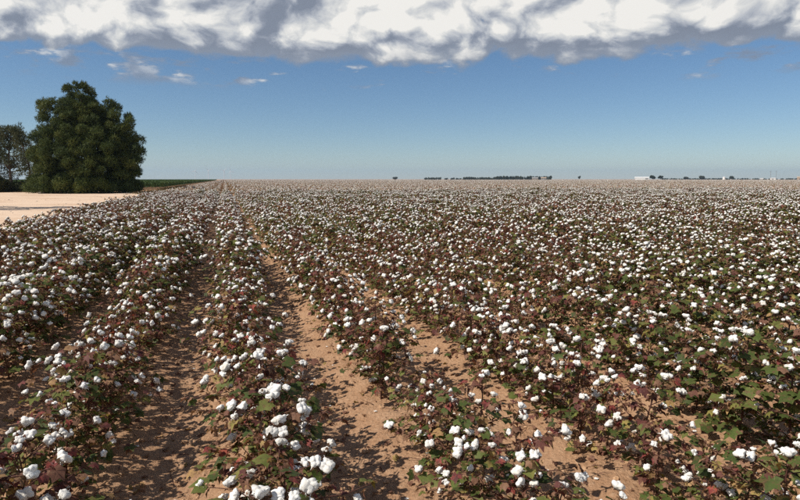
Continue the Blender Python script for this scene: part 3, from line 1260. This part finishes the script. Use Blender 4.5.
def shrub(name, x, y, w, h, seed, label, mat=None, cat='shrub', group=None):
    g = random.Random(seed)
    root = empty(name, (x, y, -0.02))
    tag(root, label, cat, group)
    blobs = []
    n = max(6, int(w * 4))
    for k in range(n):
        t = g.uniform(0, 6.28)
        q = 0.5 * w * math.sqrt(g.random())
        r = g.uniform(0.25, 0.42) * h
        blobs.append((q * math.cos(t), q * math.sin(t) * 0.7, max(r * 0.7, (h - r) * g.random() * (1 - 0.5 * (2 * q / w) ** 2)), r))
    mb = MB()
    needle_blobs(mb, blobs, 30, 0.17, 0.04, seed)
    link('foliage', mb.mesh('foliage', [mat or M_SHRUB]), root)
    st = MB()
    for k in range(4):
        a = g.uniform(0, 6.28)
        tube(st, [(0, 0, -0.05), (math.cos(a) * .2 * w, math.sin(a) * .2 * w, h * .4), (math.cos(a) * .35 * w, math.sin(a) * .35 * w, h * .75)],
             [0.05, 0.035, 0.015], 5)
    link('stem', st.mesh('stem', [M_BARK], True), root)


x, y = ray_at(20, 71)
shrub('shrub', x, y, 3.0, 1.9, 51, 'rounded olive green shrub under the open-crowned pine')
x, y = ray_at(-3, 69)
shrub('shrub', x, y, 2.2, 3.0, 52, 'tall dark shrub at the left edge below the cut-off pine')
x, y = ray_at(36, 68)
shrub('shrub', x, y, 1.6, 2.0, 53, 'small dark shrub tucked against left foot of large pine', M_PINE)


def build_rock():
    V, F = ico(2)
    g = random.Random(4)
    from mathutils import noise as mn
    V = np.array([tuple(Vector(p) * (1 + 0.3 * mn.noise(Vector(p) * 1.7))) for p in V]) * np.array([0.32, 0.24, 0.20])
    mb = MB()
    mb.add(V, F)
    o = link('rock', mb.mesh('rock', [M_ROCK], True))
    x, y = ray_at(43, 60.5)
    o.location = (x, y, 0.10)
    tag(o, 'pale round rock lying at the left foot of the large pine', 'rock')


build_rock()


def build_stones():
    g = random.Random(88)
    V, F = ico(1)
    mb = MB()
    for _ in range(900):
        u, v = g.uniform(-34, -4.9), g.uniform(9, 73)
        s = 0.015 + 0.05 * g.random() ** 4
        jit = np.array([[g.uniform(0.6, 1.25)] for _ in range(len(V))])
        mb.add(V * jit * s * np.array([1.2, 1.0, 0.6]) + np.array(uv(u, v, 0.02 + 0.2 * s)), F)
    o = link('gravel', mb.mesh('gravel', [M_ROCK]))
    tag(o, 'scattered small stones on the pale dirt', 'gravel', kind='stuff')


build_stones()


def build_weeds():
    """dry weeds in a ragged band from the large pine along the far edge of the dirt"""
    g = np.random.default_rng(91)
    mb = MB()
    u = np.concatenate([g.uniform(-9.5, -5.2, 2600), g.uniform(-60, -6, 2600), -4.30 - np.abs(g.normal(0, 0.30, 2600))])
    v = np.concatenate([g.uniform(60, 150, 2600), g.uniform(74, 90, 2600), g.uniform(6, 70, 2600)])
    n = len(u)
    x, y = u * PX + v * RX, u * PY + v * RY
    for b in range(3):
        h = g.uniform(0.06, 0.26, n) * np.clip(0.4 + 0.8 * (vnoise(u * .7, v * .2, 8) + 0.4), 0.15, 1.2)
        a = g.uniform(0, 6.28, n)
        w_ = 0.03
        tipx, tipy = x + np.cos(a) * h * 0.5, y + np.sin(a) * h * 0.5
        ox, oy = -np.sin(a) * w_, np.cos(a) * w_
        V = np.stack([np.stack([x + ox, y + oy, np.full(n, -0.05)], -1), np.stack([x - ox, y - oy, np.full(n, -0.05)], -1),
                      np.stack([tipx, tipy, h], -1)], 1).reshape(-1, 3)
        mb.add(V, np.arange(3 * n).reshape(-1, 3), 0, g.uniform(0, 1, n))
    o = link('dry_weeds', mb.mesh('dry_weeds', [M_WEED]))
    tag(o, 'dry brown weeds along the strip beyond the pale dirt', 'weeds', kind='stuff')


build_weeds()


# ------------------------------------------------------------------ green crop left of the cotton
def crop_patch(seed):
    g = np.random.default_rng(seed)
    mb = MB()
    for k in range(6):
        n = 520
        u = k * 1.0 + g.normal(0, 0.2, n)
        v = g.uniform(0, 6, n)
        z = g.uniform(0.2, 1.0, n) ** 0.6 * (1.15 + 0.12 * np.sin(v * 2 + k))
        c = np.stack([u, v, z], -1)
        a = g.normal(size=(n, 3))
        a /= np.linalg.norm(a, axis=1)[:, None]
        b = np.cross(a, g.normal(size=(n, 3)))
        b /= np.linalg.norm(b, axis=1)[:, None]
        s = g.uniform(0.08, 0.17, n)[:, None]
        V = np.stack([c + a * s, c + b * s * .6, c - a * s, c - b * s * .6], 1).reshape(-1, 3)
        F = np.array([[(4 * q, 4 * q + 1, 4 * q + 2), (4 * q, 4 * q + 2, 4 * q + 3)] for q in range(n)]).reshape(-1, 3)
        mb.add(V, F, 0, np.repeat(g.uniform(0, 1, n), 2))
    return mb.mesh('crop_patch', [M_CROP])


CROP = bpy.data.collections.new('crop_pieces')
for i in range(3):
    CROP.objects.link(bpy.data.objects.new('crop_%02d' % i, crop_patch(70 + i)))
P, I, S_, Q = [], [], [], []
g = random.Random(19)
for kb in range(60):
    u0 = -14.0 - 6 * kb
    for j in range(100):
        v0 = 92 + 6 * j
        x, y, _ = uv(u0, v0)
        if abs(x) < 0.80 * y + 12:
            P.append(uv(u0, v0, -0.05))
            I.append(g.randrange(3))
            S_.append(R(YAW))
            Q.append(g.uniform(0.98, 1.05))
crop = instancer('green_crop', P, I, S_, Q, CROP)
tag(crop, 'dark green standing crop in a strip right of the large pine', 'crop', kind='stuff')


# ------------------------------------------------------------------ far away things
def far_tree(px, D, w, h, seed, label, group='far trees on the horizon'):
    x, y = ray_at(px, D)
    g = random.Random(seed)
    root = empty('far_tree', (x, y, -0.05))
    tag(root, label, 'tree', group)
    blobs = []
    for k in range(11):
        t = g.uniform(0, 6.28)
        q = 0.36 * w * math.sqrt(g.random())
        blobs.append((q * math.cos(t), q * math.sin(t), h * g.uniform(0.38, 0.80), 0.21 * w * g.uniform(0.8, 1.2)))
    mb = MB()
    needle_blobs(mb, blobs, 3.0, 0.75, 0.26, seed)
    link('crown', mb.mesh('crown', [M_FAR]), root)
    limbs = [([Vector((0, 0, h * .25)), Vector((math.cos(2.1 * k) * w * .3, math.sin(2.1 * k) * w * .3, h * .6))], 0.14) for k in range(4)]
    link('trunk', trunk_mesh(0.28, [(0, 0, -0.2), (0.1, 0, h * .35), (0, 0.1, h * .7)], limbs).mesh('trunk', [M_BARK]), root)


far_tree(651, 905, 8.5, 8.2, 201, 'first round dark tree right of the white shed')
far_tree(658.5, 905, 8.0, 7.6, 202, 'second round dark tree right of the white shed')
far_tree(578, 960, 4.6, 8.0, 203, 'lone narrow dark tree left of the white shed')
far_tree(395, 1250, 10.5, 6.5, 204, 'small broad tree, leftmost clump of the horizon tree line')
far_tree(700, 1250, 12, 8.0, 205, 'low tree midway between white shed and small white silo')
far_tree(729, 1200, 8.5, 8.5, 206, 'small tree beside the small white silo')
far_tree(684, 1300, 12, 6.5, 207, 'low flat tree just right of the two shed trees')


def tree_line():
    """the wood on the horizon that reads as one mass"""
    g = random.Random(61)
    mb = MB()
    blobs = []
    for a, b, D, h, dens in ((424, 441, 1250, 5.5, .8), (441, 465, 1350, 4.5, .4), (463, 500, 1150, 5.6, 1.0), (496, 550, 1080, 7.2, 1.0),
                             (660, 765, 1600, 4.2, .5), (765, 800, 1700, 3.8, .5)):
        n = int((b - a) * 2.2 * dens)
        for _ in range(n):
            px = g.uniform(a, b)
            d = D * g.uniform(0.97, 1.06)
            x, y = ray_at(px, d)
            r = min(3.0, g.uniform(1.1, 1.9) * D / 1150)
            hh = h * g.uniform(0.65, 1.0)
            z = r * 0.8
            while z < hh - r * 0.4:
                blobs.append((x + g.uniform(-1, 1), y + g.uniform(-2, 2), z, r))
                z += r * 0.9
    needle_blobs(mb, blobs, 1.1, 1.0, 0.40, 62)
    o = link('far_wood', mb.mesh('far_wood', [M_FAR]))
    tag(o, 'long low dark wood along the horizon behind the cotton', 'wood', kind='stuff')


tree_line()


def building(name, px, D, w, dep, h, ridge, label, wall_m, roof_m, cat, doors=(), windows=()):
    x, y = ray_at(px, D)
    root = empty(name, (x, y, -0.05), -math.atan2(x, y))
    tag(root, label, cat)
    mb = MB()
    v, t = box_geo(-w / 2, w / 2, -dep / 2, dep / 2, 0, h)
    mb.add(v, t)
    # gables
    mb.add([(-w / 2, -dep / 2, h), (-w / 2, dep / 2, h), (-w / 2, 0, h + ridge)], [(0, 2, 1)])
    mb.add([(w / 2, -dep / 2, h), (w / 2, dep / 2, h), (w / 2, 0, h + ridge)], [(0, 1, 2)])
    link('wall', mb.mesh('wall', [wall_m]), root)
    mb = MB()
    o = 0.45
    for s in (-1, 1):
        e = h - ridge * o / (dep / 2)
        pts = [(-w / 2 - o, s * (dep / 2 + o), e + .06), (w / 2 + o, s * (dep / 2 + o), e + .06), (w / 2 + o, 0, h + ridge + .06), (-w / 2 - o, 0, h + ridge + .06)]
        low = [(a, b, c + .14) for a, b, c in pts]
        mb.add(pts + low, [(0, 2, 1), (0, 3, 2), (4, 5, 6), (4, 6, 7), (0, 1, 5), (0, 5, 4), (1, 2, 6), (1, 6, 5), (3, 0, 4), (3, 4, 7)])
    link('roof', mb.mesh('roof', [roof_m]), root)
    for (a, b, z0, z1) in doors:
        mb = MB()
        v, t = box_geo(a, b, -dep / 2 - 0.06, -dep / 2 + 0.1, z0, z1)
        mb.add(v, t)
        link('door', mb.mesh('door', [M_GREYW]), root)
    for (a, b, z0, z1) in windows:
        mb = MB()
        v, t = box_geo(a, b, -dep / 2 - 0.06, -dep / 2 + 0.1, z0, z1)
        mb.add(v, t)
        link('window', mb.mesh('window', [M_DARK]), root)


building('metal_shed', 640, 900, 20, 12, 3.6, 1.2, 'long low white metal shed on the horizon beside two trees', M_WHITE, M_WHITE, 'shed',
         doors=[(5, 9, 0, 3.2)])
building('farm_house', 534, 1040, 10, 8, 3.0, 1.6, 'pale small house left of its twin before the horizon wood', M_TAN, M_GREYW, 'house',
         windows=[(-3, -1.6, 1, 2.2), (1.6, 3, 1, 2.2)], doors=[(-.5, .5, 0, 2.1)])
building('farm_house', 542.5, 1040, 9, 8, 3.2, 1.6, 'pale small house at right end of the horizon wood', M_GREYW, M_TAN, 'house',
         windows=[(-3, -1.6, 1, 2.2), (1.6, 3, 1, 2.2)], doors=[(-.5, .5, 0, 2.1)])
building('farm_shed', 770, 1150, 9, 7, 3.0, 1.0, 'low white shed between the feet of two tall poles', M_WHITE, M_ROOF, 'shed', doors=[(-2, 2, 0, 3)])
building('farm_shed', 759, 1250, 6, 5, 2.6, 1.0, 'smallest pale shed just left of the two tall poles', M_GREYW, M_ROOF, 'shed', doors=[(-1, 1, 0, 2.4)])
building('farm_house', 799, 1000, 14, 10, 4.0, 2.0, 'tan house cut by the right edge of the picture', M_TAN, M_TAN, 'house',
         windows=[(-4, -2.4, 1, 2.3), (2, 3.6, 1, 2.3)], doors=[(-.5, .5, 0, 2.1)])


def silo(px, D):
    x, y = ray_at(px, D)
    root = empty('grain_silo', (x, y, -0.05))
    tag(root, 'small white round silo on the horizon right of the white shed', 'silo')
    mb = MB()
    tube(mb, [(0, 0, 0), (0, 0, 5.2)], [2.4, 2.4], 20)
    link('tank', mb.mesh('tank', [M_WHITE], True), root)
    mb = MB()
    tube(mb, [(0, 0, 5.15), (0, 0, 6.4), (0, 0, 6.9)], [2.55, 0.7, 0.35], 20)
    link('roof', mb.mesh('roof', [M_ROOF], False), root)


silo(721.5, 1150)


def mast(px, D, h, label):
    x, y = ray_at(px, D)
    root = empty('utility_pole', (x, y, -0.05))
    tag(root, label, 'pole', 'poles on the horizon')
    mb = MB()
    tube(mb, [(0, 0, -0.3), (0, 0, h * .5), (0, 0, h)], [0.26, 0.22, 0.16], 8)
    link('shaft', mb.mesh('shaft', [M_POLE], True), root)
    for dz in (0.6, 2.2):
        mb = MB()
        v, t = box_geo(-1.9, 1.9, -0.1, 0.1, h - dz - .12, h - dz + .12)
        mb.add(v, t)
        link('crossarm', mb.mesh('crossarm', [M_POLE]), root)


mast(767.5, 1150, 18, 'left of the two tall thin poles near the right edge')
mast(773, 1150, 18, 'right of the two tall thin poles near the right edge')


def turbine(px, D, hub, blade, spin, label):
    x, y = ray_at(px, D)
    root = empty('wind_turbine', (x, y, -0.05), -math.atan2(x, y) + R(25))
    tag(root, label, 'wind turbine', 'wind turbines on the horizon')
    mb = MB()
    tube(mb, [(0, 0, -0.5), (0, 0, hub * .5), (0, 0, hub)], [2.3, 1.9, 1.4], 12)
    link('tower', mb.mesh('tower', [M_TURB], True), root)
    mb = MB()
    v, t = box_geo(-1.9, 1.9, -3.5, 6.5, hub - 0.3, hub + 3.6)
    mb.add(v, t)
    link('nacelle', mb.mesh('nacelle', [M_TURB]), root)
    mb = MB()
    c = Vector((0, -4.8, hub + 1.7))
    tube(mb, [c + Vector((0, 1.4, 0)), c, c - Vector((0, 1.6, 0))], [1.7, 1.6, 0.3], 12)
    link('hub', mb.mesh('hub', [M_TURB], True), root)
    for k in range(3):
        a = spin + k * 2 * math.pi / 3
        d = Vector((math.sin(a), 0, math.cos(a)))
        s = Vector((math.cos(a), 0, -math.sin(a)))
        n = Vector((0, 1, 0))
        V, F = [], []
        for i, (t, wd, th) in enumerate(((0.02, 1.0, 0.9), (0.2, 2.1, 0.5), (0.6, 1.3, 0.28), (1.0, 0.35, 0.08))):
            p = c + d * blade * t
            V += [p + s * wd, p + n * th, p - s * wd, p - n * th]
            if i:
                b = 4 * i
                for q in range(4):
                    e = (q + 1) % 4
                    F += [(b - 4 + q, b - 4 + e, b + e), (b - 4 + q, b + e, b + q)]
        mb = MB()
        mb.add(V, F)
        link('blade', mb.mesh('blade', [M_TURB], True), root)


for px, D, sp_, lb in ((197, 5200, 0.3, 'leftmost faint white wind turbine on the hazy horizon'),
                       (210, 4900, 1.2, 'second faint white wind turbine from the left'),
                       (225.5, 5000, 0.8, 'third faint white wind turbine, close to the rightmost one'),
                       (232, 5300, 1.8, 'rightmost faint white wind turbine on the hazy horizon')):
    turbine(px, D, 72, 40, sp_, lb)


# ------------------------------------------------------------------ the air
def build_haze():
    m, w = material('haze')
    pv = w.n('ShaderNodeVolumePrincipled')
    pv.inputs['Color'].default_value = rgb(0.54, 0.75, 1.0)
    pv.inputs['Density'].default_value = 0.00011
    pv.inputs['Anisotropy'].default_value = 0.2
    out = w.n('ShaderNodeOutputMaterial')
    m.node_tree.links.new(pv.outputs[0], out.inputs['Volume'])
    v, t = box_geo(-9500, 9500, -9500, 9500, -1.5, 150)
    mb = MB()
    mb.add(v, t)
    o = link('haze', mb.mesh('haze', [m]))
    tag(o, 'thin blue haze over the plain', kind='stuff')


build_haze()
